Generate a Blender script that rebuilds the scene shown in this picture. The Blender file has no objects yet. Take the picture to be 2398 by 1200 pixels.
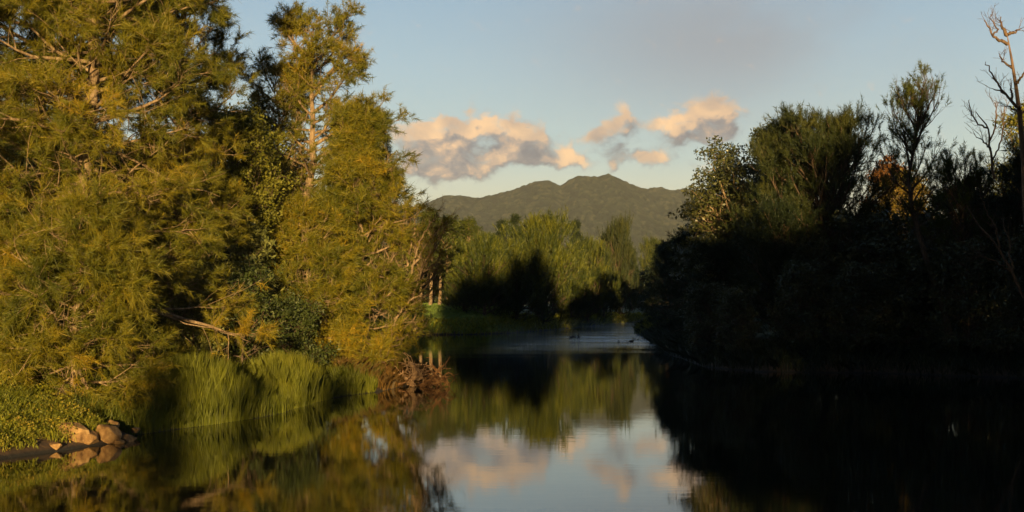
import bpy, math, random
import numpy as np
from mathutils import Vector, noise as mnoise

scene = bpy.context.scene
C = scene.collection
rad = math.radians

# ------------------------------------------------------------------ camera, light, exposure
F = 2997.0                      # focal length in photo pixels (2398 wide), horizon at row 706
CAMH = 4.0
cd = bpy.data.cameras.new('camera'); cam = bpy.data.objects.new('camera', cd); C.objects.link(cam)
cam.location = (0, 0, CAMH); cam.rotation_euler = (rad(90), 0, 0)
cd.sensor_width = 36; cd.lens = 45; cd.shift_y = 0.0442
cd.clip_start = 0.3; cd.clip_end = 20000
scene.camera = cam
scene.view_settings.view_transform = 'Standard'; scene.view_settings.look = 'None'
scene.view_settings.exposure = 1.38; scene.view_settings.gamma = 1.0
scene.cycles.max_bounces = 5; scene.cycles.diffuse_bounces = 2; scene.cycles.glossy_bounces = 3
scene.cycles.transmission_bounces = 3; scene.cycles.volume_bounces = 0
scene.cycles.use_adaptive_sampling = True; scene.cycles.adaptive_threshold = 0.02

SUN_AZ = 3.0; SUN_EL = 5.2     # sun straight behind the camera, low
S = Vector((math.sin(rad(SUN_AZ)) * math.cos(rad(SUN_EL)), -math.cos(rad(SUN_AZ)) * math.cos(rad(SUN_EL)), math.sin(rad(SUN_EL))))
sl = bpy.data.lights.new('sun', 'SUN'); sl.energy = 5.0; sl.angle = rad(0.5); sl.color = (1.0, 0.70, 0.29)
so = bpy.data.objects.new('sun', sl); C.objects.link(so); so.rotation_euler = S.to_track_quat('Z', 'Y').to_euler()


class NT:
    """small helper for node trees"""
    def __init__(s, nt): s.nt = nt; s.n = nt.nodes; s.l = nt.links
    def new(s, t, **kw):
        n = s.n.new(t)
        for k, v in kw.items(): setattr(n, k, v)
        return n
    def put(s, sock, v):
        if isinstance(v, bpy.types.NodeSocket): s.l.new(v, sock)
        elif v is not None: sock.default_value = v
    def m(s, op, a, b=None, c=None, clamp=False):
        n = s.new('ShaderNodeMath', operation=op, use_clamp=clamp)
        s.put(n.inputs[0], a); s.put(n.inputs[1], b); s.put(n.inputs[2], c)
        return n.outputs[0]
    def v(s, op, a, b=None, out=0):
        n = s.new('ShaderNodeVectorMath', operation=op)
        s.put(n.inputs[0], a); s.put(n.inputs[1], b)
        return n.outputs[out]
    def comb(s, x, y, z=0.0):
        n = s.new('ShaderNodeCombineXYZ'); s.put(n.inputs[0], x); s.put(n.inputs[1], y); s.put(n.inputs[2], z); return n.outputs[0]
    def noise(s, vec, scale, detail=4, rough=.55, dist=0.0, col=False):
        n = s.new('ShaderNodeTexNoise'); s.put(n.inputs['Vector'], vec); s.put(n.inputs['Scale'], scale)
        n.inputs['Detail'].default_value = detail; n.inputs['Roughness'].default_value = rough; n.inputs['Distortion'].default_value = dist
        return n.outputs['Color' if col else 'Fac']
    def mix(s, f, a, b, bt='MIX'):
        n = s.new('ShaderNodeMix', data_type='RGBA', blend_type=bt)
        s.put(n.inputs[0], f); s.put(n.inputs[6], a); s.put(n.inputs[7], b); return n.outputs[2]
    def rng(s, v, a, b, c=0.0, d=1.0, smooth=False):
        n = s.new('ShaderNodeMapRange', interpolation_type='SMOOTHSTEP' if smooth else 'LINEAR', clamp=True)
        s.put(n.inputs[0], v); s.put(n.inputs[1], a); s.put(n.inputs[2], b); s.put(n.inputs[3], c); s.put(n.inputs[4], d)
        return n.outputs[0]
    def ramp(s, f, stops):
        n = s.new('ShaderNodeValToRGB'); cr = n.color_ramp
        while len(cr.elements) < len(stops): cr.elements.new(0.5)
        for e, (p, c) in zip(cr.elements, stops): e.position = p; e.color = (*c, 1)
        s.put(n.inputs[0], f); return n.outputs[0]


# ---- world: Nishita sky, high thin cloud and a bank of small evening clouds, all in world directions
w = bpy.data.worlds.new('World'); scene.world = w; w.use_nodes = True
W = NT(w.node_tree); W.n.clear()
sky = W.new('ShaderNodeTexSky', sky_type='NISHITA', sun_disc=False, sun_elevation=rad(SUN_EL), sun_rotation=math.atan2(S.x, S.y))
sky.altitude = 50; sky.air_density = 1.0; sky.dust_density = 1.0; sky.ozone_density = 1.5
SKY_STRENGTH = 0.10
tc = W.new('ShaderNodeTexCoord').outputs['Generated']
sep = W.new('ShaderNodeSeparateXYZ'); W.put(sep.inputs[0], tc)
yy = W.m('MAXIMUM', sep.outputs[1], 0.05)
u = W.m('DIVIDE', sep.outputs[0], yy); v = W.m('DIVIDE', sep.outputs[2], yy)
front = W.rng(sep.outputs[1], 0.3, 0.6)
uv = W.comb(u, v)
BLOBS = [(985, 345, 62, 36, 1), (1045, 345, 70, 40, 1.05), (1000, 400, 50, 26, .95), (1075, 385, 70, 26, .95), (1140, 385, 45, 18, .8), (1085, 295, 62, 20, .9), (1010, 300, 50, 16, .45),
         (1170, 290, 58, 22, .95), (1215, 318, 58, 22, 1), (1235, 345, 34, 26, .8), (1225, 372, 55, 22, .95), (1175, 350, 40, 26, .55), (1290, 362, 66, 22, 1), (1345, 374, 42, 14, .7), (1300, 330, 45, 12, .4),
         (1458, 285, 30, 38, 1.25), (1412, 308, 36, 18, .95), (1380, 325, 26, 12, .4), (1672, 258, 44, 40, 1.05), (1600, 285, 72, 22, 1), (1700, 300, 30, 30, .7), (1545, 298, 40, 12, .55),
         (1585, 325, 40, 14, .95), (1650, 322, 50, 12, .5), (1515, 366, 66, 21, 1.2), (1438, 386, 16, 11, .7)]
grp = bpy.data.node_groups.new('cloud_density', 'ShaderNodeTree')
grp.interface.new_socket('Vector', in_out='INPUT', socket_type='NodeSocketVector')
grp.interface.new_socket('Density', in_out='OUTPUT', socket_type='NodeSocketFloat')
G = NT(grp); gi = G.new('NodeGroupInput'); go = G.new('NodeGroupOutput')
wc = G.noise(gi.outputs[0], 38, 4, .6, col=True)
wv = G.v('SCALE', G.v('SUBTRACT', wc, (.5, .5, .5))); wv.node.inputs[3].default_value = 0.032
p = G.v('ADD', gi.outputs[0], wv)
acc = None
for (cx, cy, rx, ry, a) in BLOBS:
    d = G.v('SUBTRACT', p, ((cx - 1199) / F, (706 - cy) / F, 0))
    d = G.v('MULTIPLY', d, (F / rx / 1.3, F / ry / 1.3, 0))
    q = G.v('DOT_PRODUCT', d, d, out=1)
    f = G.m('MULTIPLY', G.m('POWER', 2.718, G.m('MULTIPLY', q, -1.3)), a)
    acc = f if acc is None else G.m('ADD', acc, f)
acc = G.m('MINIMUM', acc, 1.15)
fine = G.noise(G.v('MULTIPLY', gi.outputs[0], (1, 1.3, 1)), 48, 8, .62, .6)
den = G.m('ADD', acc, G.m('MULTIPLY', G.m('SUBTRACT', fine, .5), 2.2))
G.put(go.inputs[0], den)


def cden(vec):
    n = W.new('ShaderNodeGroup'); n.node_tree = grp; W.put(n.inputs[0], vec); return n.outputs[0]


d0 = cden(uv)
d1 = cden(W.v('ADD', uv, (-0.006, 0.013, 0)))
cmask = W.m('MULTIPLY', W.rng(d0, .2, 1.1, smooth=True), front)
lit = W.rng(W.m('SUBTRACT', d0, d1), -.22, .5)
lit = W.m('ADD', W.m('MULTIPLY', lit, .62), W.m('MULTIPLY', W.rng(v, .095, .165), .22), clamp=True)
bil = W.noise(W.v('ADD', uv, (0.0, -0.004, 0)), 30, 5, .55, .5)
lit = W.m('ADD', lit, W.m('MULTIPLY', W.m('SUBTRACT', bil, .47), 1.5), clamp=True)
ccol = W.ramp(lit, [(0.0, (.12, .12, .15)), (.3, (.21, .19, .195)), (.6, (.42, .30, .225)), (1.0, (.82, .51, .27))])
skyc = W.v('SCALE', sky.outputs[0]); skyc.node.inputs[3].default_value = SKY_STRENGTH
el = W.m('DIVIDE', sep.outputs[2], 1.0)
air = W.ramp(W.rng(el, 0.0, 0.5), [(0.0, (.62, .53, .33)), (.14, (.55, .52, .37)), (.22, (.40, .50, .49)), (.36, (.32, .45, .53)), (.5, (.22, .36, .50)), (1.0, (.12, .22, .36))])
base = W.mix(0.8, skyc, air)
# grey veil, high up
vn = W.noise(W.v('MULTIPLY', tc, (1, 1, 2.2)), 3.2, 4, .55, .5)
vd = W.v('MULTIPLY', W.v('SUBTRACT', uv, ((1700 - 1199) / F, (706 - 90) / F, 0)), (F / 430, F / 190, 0))
vq = W.m('POWER', 2.718, W.m('MULTIPLY', W.v('DOT_PRODUCT', vd, vd, out=1), -1.0))
veil = W.m('MULTIPLY', W.m('MULTIPLY', W.m('ADD', vq, 0.0), W.rng(vn, .3, .62, .35, 1.0, True)), front)
base = W.mix(W.m('MULTIPLY', veil, .8), base, (.245, .26, .29, 1))
final = W.mix(W.m('MULTIPLY', cmask, .93), base, ccol)
# sky dimmed overhead and behind the camera, added to keep the shade dark
dim = W.m('MULTIPLY', W.rng(sep.outputs[1], -.35, .25, .30, 1.0, True), W.rng(el, .45, .95, 1.0, .5, True))
final = W.v('SCALE', final); final.node.inputs[3].default_value = 1.0; W.l.new(W.m('MULTIPLY', dim, .51), final.node.inputs[3])
bg = W.new('ShaderNodeBackground'); W.put(bg.inputs[0], final); bg.inputs[1].default_value = 1.0
wo = W.new('ShaderNodeOutputWorld'); W.l.new(bg.outputs[0], wo.inputs[0])


# ------------------------------------------------------------------ helpers
def at(px, py, Y):
    """photo pixel at distance Y -> world point"""
    return np.array([(px - 1199) / F * Y, Y, CAMH + (706 - py) / F * Y])


def tag(o, label=None, cat=None, group=None, kind=None):
    if label: o['label'] = label
    if cat: o['category'] = cat
    if group: o['group'] = group
    if kind: o['kind'] = kind
    return o


def empty(name, loc):
    o = bpy.data.objects.new(name, None); o.location = tuple(float(q) for q in loc); o.empty_display_size = .3; C.objects.link(o); return o


def mesh_np(name, verts, faces_flat, nper, mat, parent=None, tint=None, smooth=False, link=True):
    """verts (n,3); faces_flat (m,nper)"""
    me = bpy.data.meshes.new(name)
    nv = len(verts); nf = len(faces_flat)
    me.vertices.add(nv); me.vertices.foreach_set('co', np.asarray(verts, np.float32).ravel())
    me.loops.add(nf * nper); me.loops.foreach_set('vertex_index', np.asarray(faces_flat, np.int32).ravel())
    me.polygons.add(nf)
    me.polygons.foreach_set('loop_start', np.arange(0, nf * nper, nper, dtype=np.int32))
    me.polygons.foreach_set('loop_total', np.full(nf, nper, np.int32))
    if tint is not None:
        a = me.attributes.new('tint', 'FLOAT', 'POINT'); a.data.foreach_set('value', np.asarray(tint, np.float32))
    if smooth: me.polygons.foreach_set('use_smooth', np.ones(nf, bool))
    me.update()
    if mat: me.materials.append(mat)
    o = bpy.data.objects.new(name, me)
    if link: C.objects.link(o)
    if parent: o.parent = parent
    return o


def nrm(a):
    return a / np.maximum(np.linalg.norm(a, axis=-1, keepdims=True), 1e-9)


def tubes(P, R, sides=5):
    """P (n,k,3) polylines, R (n,k) radii -> verts, quads"""
    n, k, _ = P.shape
    T = np.empty_like(P); T[:, 1:-1] = P[:, 2:] - P[:, :-2]; T[:, 0] = P[:, 1] - P[:, 0]; T[:, -1] = P[:, -1] - P[:, -2]
    T = nrm(T)
    ref = np.where(np.abs(T[:, :1, 2:3]) > .8, np.array([1., 0, 0]), np.array([0, 0, 1.]))
    ref = np.broadcast_to(ref, T.shape)
    A = nrm(np.cross(T, ref)); B = np.cross(T, A)
    ang = np.linspace(0, 2 * np.pi, sides, endpoint=False)
    V = P[:, :, None, :] + R[:, :, None, None] * (A[:, :, None, :] * np.cos(ang)[None, None, :, None] + B[:, :, None, :] * np.sin(ang)[None, None, :, None])
    idx = np.arange(n * k * sides).reshape(n, k, sides)
    a = idx[:, :-1, :]; b = np.roll(a, -1, axis=2); d = idx[:, 1:, :]; c = np.roll(d, -1, axis=2)
    Q = np.stack([a, b, c, d], -1).reshape(-1, 4)
    return V.reshape(-1, 3), Q


class Tubes:
    def __init__(s): s.V = []; s.Q = []; s.n = 0
    def add(s, P, R, sides=5):
        V, Q = tubes(P, R, sides); s.V.append(V); s.Q.append(Q + s.n); s.n += len(V)
    def build(s, name, mat, parent=None):
        return mesh_np(name, np.concatenate(s.V), np.concatenate(s.Q), 4, mat, parent, smooth=True)


def grow(P0, D, L, k, wob, up, g):
    """grow n curves of k points from P0 along D"""
    n = len(P0); out = np.empty((n, k, 3)); out[:, 0] = P0; d = nrm(D); st = (L / (k - 1))[:, None]
    for i in range(1, k):
        d = nrm(d + wob * g.normal(size=(n, 3)) + np.array([0, 0, 1.]) * up)
        out[:, i] = out[:, i - 1] + d * st
    return out


def sample(P, i, s):
    """point and tangent on curves P[i] at parameter s (0..1)"""
    k = P.shape[1]; f = np.clip(s, 0, .999) * (k - 1); j = f.astype(int); fr = (f - j)[:, None]
    a = P[i, j]; b = P[i, j + 1]
    return a + (b - a) * fr, nrm(b - a)


def resample(pts, k):
    pts = np.asarray(pts, float); d = np.r_[0, np.cumsum(np.linalg.norm(np.diff(pts, axis=0), axis=1))]
    q = np.linspace(0, d[-1], k); return np.stack([np.interp(q, d, pts[:, i]) for i in range(3)], 1)


def plume_mesh(P, D, L, nb, bl, bw, g, spread=.55, droop=-.12, tint=None, lenj=.35):
    """feathery needle sprays: N plumes of nb thin blades"""
    N = len(P)
    s = g.random((N, nb)) ** .8
    D = nrm(D)
    O = P[:, None, :] + D[:, None, :] * (L[:, None] * s)[..., None] + g.normal(size=(N, nb, 3)) * .02
    d = nrm(D[:, None, :] * (1 - spread * .4) + g.normal(size=(N, nb, 3)) * spread + np.array([0, 0, droop]))
    ln = bl * (1 + lenj * g.normal(size=(N, nb)))[..., None]
    side = nrm(np.cross(d, g.normal(size=(N, nb, 3)))) * (bw * .5)
    tip = O + d * ln
    V = np.stack([O - side, O + side, tip], 2).reshape(-1, 3)
    Fc = np.arange(len(V)).reshape(-1, 3)
    if tint is None: tint = g.random(N)
    t = np.clip(np.repeat(tint, nb) + g.normal(size=N * nb) * .1, 0, 1)
    return V, Fc, np.repeat(t, 3)


def leaf_mesh(P, size, asp, g, tint, up=.5, dirs=None):
    """leaf-sized rhombi at points P"""
    n = len(P)
    nz = nrm(g.normal(size=(n, 3)) + np.array([0, 0, up]))
    a = nrm(np.cross(nz, g.normal(size=(n, 3)))) if dirs is None else nrm(dirs)
    b = nrm(np.cross(nz, a))
    sz = size * (.6 + .8 * g.random(n))[:, None]
    V = np.stack([P, P + a * sz * .5 + b * sz * asp * .5, P + a * sz, P + a * sz * .5 - b * sz * asp * .5], 1)
    V[:, 1] += nz * sz * .08; V[:, 3] += nz * sz * .08
    return V.reshape(-1, 3), np.arange(4 * n).reshape(-1, 4), np.repeat(np.clip(tint, 0, 1), 4)


# ------------------------------------------------------------------ materials
def leaf_mat(name, stops, transl=.28, rough=.55, spec=.25, nscale=.35):
    m = bpy.data.materials.new(name); m.use_nodes = True; N = NT(m.node_tree); N.n.clear()
    at_ = N.new('ShaderNodeAttribute', attribute_name='tint').outputs['Fac']
    geo = N.new('ShaderNodeTexCoord').outputs['Object']
    nz = N.noise(geo, nscale, 3, .6)
    f = N.m('ADD', N.m('MULTIPLY', at_, .62), N.m('MULTIPLY', N.rng(nz, .3, .7), .38))
    col = N.ramp(f, stops)
    b = N.new('ShaderNodeBsdfPrincipled'); N.put(b.inputs['Base Color'], col); b.inputs['Roughness'].default_value = rough
    b.inputs['Specular IOR Level'].default_value = spec
    t = N.new('ShaderNodeBsdfTranslucent'); N.put(t.inputs[0], N.mix(1.0, col, (1.1, 1.05, .5, 1), 'MULTIPLY'))
    mx = N.new('ShaderNodeMixShader'); mx.inputs[0].default_value = transl
    N.l.new(b.outputs[0], mx.inputs[1]); N.l.new(t.outputs[0], mx.inputs[2])
    o = N.new('ShaderNodeOutputMaterial'); N.l.new(mx.outputs[0], o.inputs[0]); return m


def solid_mat(name, stops, scale=(1, 1, 1), ns=3.0, rough=.85, bump=.3, bdist=.02, spec=.2, detail=6):
    m = bpy.data.materials.new(name); m.use_nodes = True; N = NT(m.node_tree); N.n.clear()
    geo = N.new('ShaderNodeTexCoord').outputs['Object']
    vec = N.v('MULTIPLY', geo, scale)
    f = N.noise(vec, ns, detail, .62, .3)
    col = N.ramp(N.rng(f, .28, .72), stops)
    b = N.new('ShaderNodeBsdfPrincipled'); N.put(b.inputs['Base Color'], col); b.inputs['Roughness'].default_value = rough
    b.inputs['Specular IOR Level'].default_value = spec
    if bump:
        bp = N.new('ShaderNodeBump'); bp.inputs['Strength'].default_value = bump; bp.inputs['Distance'].default_value = bdist
        N.put(bp.inputs['Height'], N.noise(vec, ns * 3, 6, .65)); N.l.new(bp.outputs[0], b.inputs['Normal'])
    o = N.new('ShaderNodeOutputMaterial'); N.l.new(b.outputs[0], o.inputs[0]); return m


M = {}
M['oak'] = leaf_mat('river_oak_needles', [(0, (.016, .025, .004)), (.42, (.064, .070, .006)), (.75, (.150, .124, .008)), (1, (.30, .18, .012))], transl=.2)
M['oak_green'] = leaf_mat('green_needles', [(0, (.022, .034, .008)), (.5, (.050, .064, .009)), (1, (.10, .105, .013))])
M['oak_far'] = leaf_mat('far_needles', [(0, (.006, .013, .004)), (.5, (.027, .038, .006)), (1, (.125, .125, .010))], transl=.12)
M['oak_dark_shade'] = leaf_mat('shaded_dark_needles', [(0, (.006, .010, .005)), (.5, (.013, .021, .007)), (1, (.030, .040, .009))], transl=.2)  # leaf colour lowered to put deep shade into right-bank and background trees
M['shade_oak'] = leaf_mat('shaded_green_needles', [(0, (.008, .016, .006)), (.5, (.026, .036, .010)), (1, (.075, .075, .014))])  # shaded version of the oak green, the shade is in the colour
M['gum'] = leaf_mat('olive_leaves', [(0, (.035, .042, .009)), (.5, (.105, .11, .014)), (1, (.19, .165, .022))])
M['fig'] = leaf_mat('fig_leaves', [(0, (.014, .019, .008)), (.5, (.040, .046, .014)), (.85, (.085, .080, .022)), (1, (.13, .07, .02))], transl=.12, rough=.4, spec=.4)
M['autumn'] = leaf_mat('golden_leaves', [(0, (.06, .05, .010)), (.5, (.15, .11, .018)), (1, (.22, .12, .024))])
M['rust'] = leaf_mat('rusty_leaves', [(0, (.07, .030, .012)), (.5, (.17, .075, .022)), (1, (.26, .12, .03))])
M['shrub'] = leaf_mat('shrub_leaves', [(0, (.014, .024, .008)), (.5, (.04, .055, .012)), (1, (.10, .11, .025))], spec=.35)
M['shrub_pale'] = leaf_mat('pale_shrub_leaves', [(0, (.05, .065, .02)), (.5, (.12, .13, .035)), (1, (.22, .20, .06))], spec=.35)
M['grass'] = leaf_mat('bank_grass', [(0, (.04, .058, .006)), (.5, (.15, .16, .012)), (.85, (.28, .25, .02)), (1, (.32, .22, .035))])
M['cover'] = leaf_mat('bank_cover', [(0, (.05, .065, .009)), (.4, (.13, .135, .015)), (.7, (.24, .18, .02)), (1, (.40, .19, .03))], nscale=1.1)
M['drygrass'] = leaf_mat('dry_grass', [(0, (.04, .03, .01)), (.5, (.12, .065, .016)), (1, (.20, .11, .03))])
M['pasture'] = leaf_mat('pasture_grass', [(0, (.09, .14, .03)), (.5, (.16, .23, .05)), (1, (.24, .30, .07))])
M['bark'] = solid_mat('pale_bark', [(0, (.06, .038, .022)), (.5, (.17, .115, .07)), (1, (.30, .22, .14))], (1, 1, .22), 9, bump=.8)
M['bark_dark'] = solid_mat('dark_bark', [(0, (.03, .02, .014)), (.5, (.075, .05, .034)), (1, (.14, .10, .07))], (1, 1, .25), 8, bump=.8)
M['bark_dead'] = solid_mat('weathered_wood', [(0, (.045, .028, .018)), (.5, (.11, .068, .043)), (1, (.20, .13, .08))], (1, 1, .2), 10, bump=.9)
M['drift'] = solid_mat('driftwood', [(0, (.06, .03, .015)), (.5, (.16, .08, .035)), (1, (.36, .20, .09))], (1, 1, 1), 5, bump=.9)
M['pale_drift'] = solid_mat('bleached_wood', [(0, (.14, .08, .045)), (.5, (.34, .21, .12)), (1, (.55, .38, .24))], (1, 1, 1), 5, bump=.9)
M['snag'] = solid_mat('wet_wood', [(0, (.01, .008, .006)), (1, (.035, .028, .02))], (1, 1, 1), 5)
M['rock'] = solid_mat('sandstone', [(0, (.05, .026, .012)), (.4, (.17, .095, .04)), (.7, (.25, .15, .065)), (1, (.36, .24, .12))], (1, 1, 1), 3.5, bump=.7, bdist=.05)

# ------------------------------------------------------------------ setting: ground, river, mountains
LEFT = [(-70, -200), (-46, -60), (-23, -25), (-14, 0), (-13.4, 20), (-13, 32.2), (-12.1, 33.9), (-10.9, 36.2), (-11.2, 38), (-10.6, 39.5), (-9.3, 42.5),
        (-8.3, 45.4), (-7.6, 50.5), (-7.0, 54), (-5.6, 57), (-4.6, 62), (-4.4, 67), (-6.5, 74), (-10, 84), (-17, 105), (-20, 128),
        (-17.5, 144), (-12, 152), (-6, 153), (0, 160), (9, 190), (15, 215), (24, 246), (45, 285), (90, 310), (240, 330)]
RIGHT = [(240, 300), (90, 285), (52, 262), (30, 232), (22, 205), (18.3, 187), (15.5, 160), (13.6, 127), (11.9, 97), (11.6, 78), (14, 72.5),
         (20, 71), (26, 67), (30, 50), (26, 28), (18, 5), (8, -20), (0, -44), (-6, -70), (-16, -200)]
POLY = np.array(LEFT + RIGHT, float)


def shore(x, y):
    """signed distance to the shoreline: positive on land"""
    x = np.asarray(x, float); y = np.asarray(y, float)
    d = np.full(x.shape, 1e9); ins = np.zeros(x.shape, bool)
    n = len(POLY)
    for i in range(n):
        ax, ay = POLY[i]; bx, by = POLY[(i + 1) % n]
        ex, ey = bx - ax, by - ay
        if not (i == n - 1 or i == len(LEFT) - 1):
            t = np.clip(((x - ax) * ex + (y - ay) * ey) / (ex * ex + ey * ey), 0, 1)
            d = np.minimum(d, np.hypot(x - ax - t * ex, y - ay - t * ey))
        c = ((ay > y) != (by > y)) & (x < (bx - ax) * (y - ay) / (by - ay + 1e-12) + ax)
        ins ^= c
    return np.where(ins, -d, d)


def wav(x, y):
    return (np.sin(x * .9 + 1.3 * np.sin(y * .37)) * np.sin(y * .8 + 1.1 * np.sin(x * .41)) * .5
            + np.sin(x * 2.3 + y * 1.1) * np.sin(y * 2.7 - x * .7) * .25)


def ground(x, y):
    x = np.asarray(x, float); y = np.asarray(y, float)
    d = shore(x, y) + wav(x * .6, y * .6) * .3
    land = 0.07 * np.clip(d / .25, 0, 1) + 1.55 * (1 - np.exp(-np.maximum(d - .2, 0) / 3.0)) + .9 * (1 - np.exp(-np.maximum(d - 2, 0) / 25))
    # the pasture beyond the bend climbs a little higher
    past = np.exp(-((x + 16) / 26) ** 2) * np.clip((y - 150) / 34, 0, 1)
    land = land + 1.25 * past * np.clip(d / 6, 0, 1)
    land = land + wav(x * .25, y * .25) * .16 * np.clip(d / 2, 0, 1)
    return np.where(d > 0, land, np.maximum(d * .45, -1.8))


def axis(lo, hi, st, out):
    a = list(np.arange(lo, hi, st)); s = st; q = a[-1]
    while q < out: s *= 1.25; q += s; a.append(q)
    s = st; q = a[0]; pre = []
    while q > -out: s *= 1.25; q -= s; pre.append(q)
    return np.array(pre[::-1] + a)


gx = axis(-42, 60, .42, 9000); gy = axis(-20, 260, .6, 9000)
X, Y = np.meshgrid(gx, gy); Z = ground(X, Y)
far_ = np.clip((np.hypot(X, Y) - 700) / 2000, 0, 1); Z = Z * (1 - far_) + 2.0 * far_
ny, nx = X.shape
I = np.arange(nx * ny).reshape(ny, nx)
Q = np.stack([I[:-1, :-1], I[:-1, 1:], I[1:, 1:], I[1:, :-1]], -1).reshape(-1, 4)
gm = bpy.data.materials.new('earth'); gm.use_nodes = True; N = NT(gm.node_tree); N.n.clear()
gc = N.new('ShaderNodeTexCoord').outputs['Object']
gsep = N.new('ShaderNodeSeparateXYZ'); N.put(gsep.inputs[0], gc)
soil = N.ramp(N.noise(gc, 2.2, 6, .65), [(.3, (.018, .009, .004)), (.5, (.045, .022, .009)), (.7, (.085, .045, .016))])
turf = N.ramp(N.noise(gc, .8, 6, .7), [(.3, (.02, .03, .007)), (.5, (.04, .055, .012)), (.7, (.06, .08, .018))])
N1 = N.m('ADD', gsep.outputs[2], N.m('MULTIPLY', N.m('SUBTRACT', N.noise(gc, 1.5, 4), .5), .8))
col = N.mix(N.rng(N1, .35, 1.0), soil, turf)
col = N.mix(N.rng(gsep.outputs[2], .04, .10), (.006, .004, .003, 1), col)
pb = N.new('ShaderNodeBsdfPrincipled'); N.put(pb.inputs['Base Color'], col); pb.inputs['Roughness'].default_value = .9
bp = N.new('ShaderNodeBump'); bp.inputs['Strength'].default_value = .8; bp.inputs['Distance'].default_value = .08
N.put(bp.inputs['Height'], N.noise(gc, 3.5, 7, .65)); N.l.new(bp.outputs[0], pb.inputs['Normal'])
oo = N.new('ShaderNodeOutputMaterial'); N.l.new(pb.outputs[0], oo.inputs[0])
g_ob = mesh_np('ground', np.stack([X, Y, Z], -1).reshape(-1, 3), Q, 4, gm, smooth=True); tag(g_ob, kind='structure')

# river surface: dark, still in the near pool, ruffled over the shallows at the bend
wm = bpy.data.materials.new('river_water'); wm.use_nodes = True; N = NT(wm.node_tree); N.n.clear()
gc = N.new('ShaderNodeTexCoord').outputs['Object']
sp = N.new('ShaderNodeSeparateXYZ'); N.put(sp.inputs[0], gc)
big = N.noise(N.v('MULTIPLY', gc, (.06, .25, 1)), 1.0, 6, .65)
yw = N.m('ADD', sp.outputs[1], N.m('MULTIPLY', N.m('SUBTRACT', big, .5), 44))
yw = N.m('SUBTRACT', yw, N.m('MULTIPLY', sp.outputs[0], .9))
rif = N.m('MULTIPLY', N.rng(yw, 88, 122, smooth=True), N.rng(yw, 245, 200, smooth=True))
streak = N.rng(N.noise(N.v('MULTIPLY', gc, (.035, .17, 1)), 1.0, 7, .72, .3), .40, .60)
streak = N.m('MULTIPLY', streak, N.rng(N.m('SUBTRACT', sp.outputs[0], N.m('MULTIPLY', N.m('SUBTRACT', sp.outputs[1], 125), .11)), -4, 7, .02, 1.0, True))
rif = N.m('POWER', N.m('MULTIPLY', rif, streak), 1.1)
n1 = N.noise(N.v('MULTIPLY', gc, (1.3, 3.2, 1)), 1.0, 3, .5)
n2 = N.noise(N.v('MULTIPLY', gc, (3.0, 9.0, 1)), 1.0, 4, .6)
n3 = N.noise(N.v('MULTIPLY', gc, (.16, .5, 1)), 1.0, 2, .5)
calm = N.m('ADD', N.m('MULTIPLY', n1, .0010), N.m('ADD', N.m('MULTIPLY', n2, .00035), N.m('MULTIPLY', n3, .0018)))
h = N.m('ADD', calm, N.m('MULTIPLY', rif, N.m('MULTIPLY', n2, .075)))
bp = N.new('ShaderNodeBump'); bp.inputs['Strength'].default_value = 1.0; bp.inputs['Distance'].default_value = 1.0
N.put(bp.inputs['Height'], h)
pb = N.new('ShaderNodeBsdfPrincipled'); 
foam_sheen = N.m('MULTIPLY', N.m('POWER', rif, 1.5), N.rng(N.noise(N.v('MULTIPLY', gc, (.12, .55, 1)), 1.0, 7, .75), .34, .60))  # broken water, with the sky's bright reflection painted into its pale colour
N.put(pb.inputs['Base Color'], N.mix(N.m('MULTIPLY', foam_sheen, 1.0), (.0035, .0045, .003, 1), (.66, .76, .86, 1)))
N.put(pb.inputs['Roughness'], N.m('MULTIPLY', rif, .12)); pb.inputs['IOR'].default_value = 1.45
N.l.new(bp.outputs[0], pb.inputs['Normal'])
oo = N.new('ShaderNodeOutputMaterial'); N.l.new(pb.outputs[0], oo.inputs[0])
wv_ = np.array([(-90, -210, 0), (260, -210, 0), (260, 345, 0), (-90, 345, 0)], float)
w_ob = mesh_np('river', wv_, np.array([[0, 1, 2, 3]]), 4, wm); tag(w_ob, kind='structure')

# mountains about three kilometres off, cloaked in forest
RIDGE = [(300, 560), (700, 520), (900, 492), (985, 480), (1010, 468), (1040, 456), (1080, 455), (1115, 462), (1165, 452), (1205, 441), (1240, 428), (1260, 422),
         (1290, 421), (1312, 433), (1330, 421), (1355, 409), (1380, 412), (1400, 411), (1425, 405), (1445, 413), (1475, 428), (1510, 440),
         (1550, 437), (1575, 445), (1605, 438), (1660, 452), (1760, 470), (1900, 492), (2200, 520), (2700, 545), (3300, 560)]
YM = 3000.0
mx = np.arange(-3600, 4000, 9.0); t = np.linspace(0, 1, 150)
rx = np.array([(a - 1199) / F * YM for a, b in RIDGE]); rz = np.array([CAMH + (706 - b) / F * YM for a, b in RIDGE])
ridge = np.interp(mx, rx, rz)


def fbm(x, y, f, oct_, seed):
    r = np.random.default_rng(seed); out = np.zeros(np.broadcast(x, y).shape); a = 1
    for o in range(oct_):
        for q in range(4):
            th = r.random() * 6.283; ph = r.random(2) * 6.283
            out += a * np.sin((x * math.cos(th) + y * math.sin(th)) * f + ph[0] + 1.7 * np.sin((x * math.sin(th) - y * math.cos(th)) * f * .53 + ph[1]))
        a *= .5; f *= 2.1
    return out / 8


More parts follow.
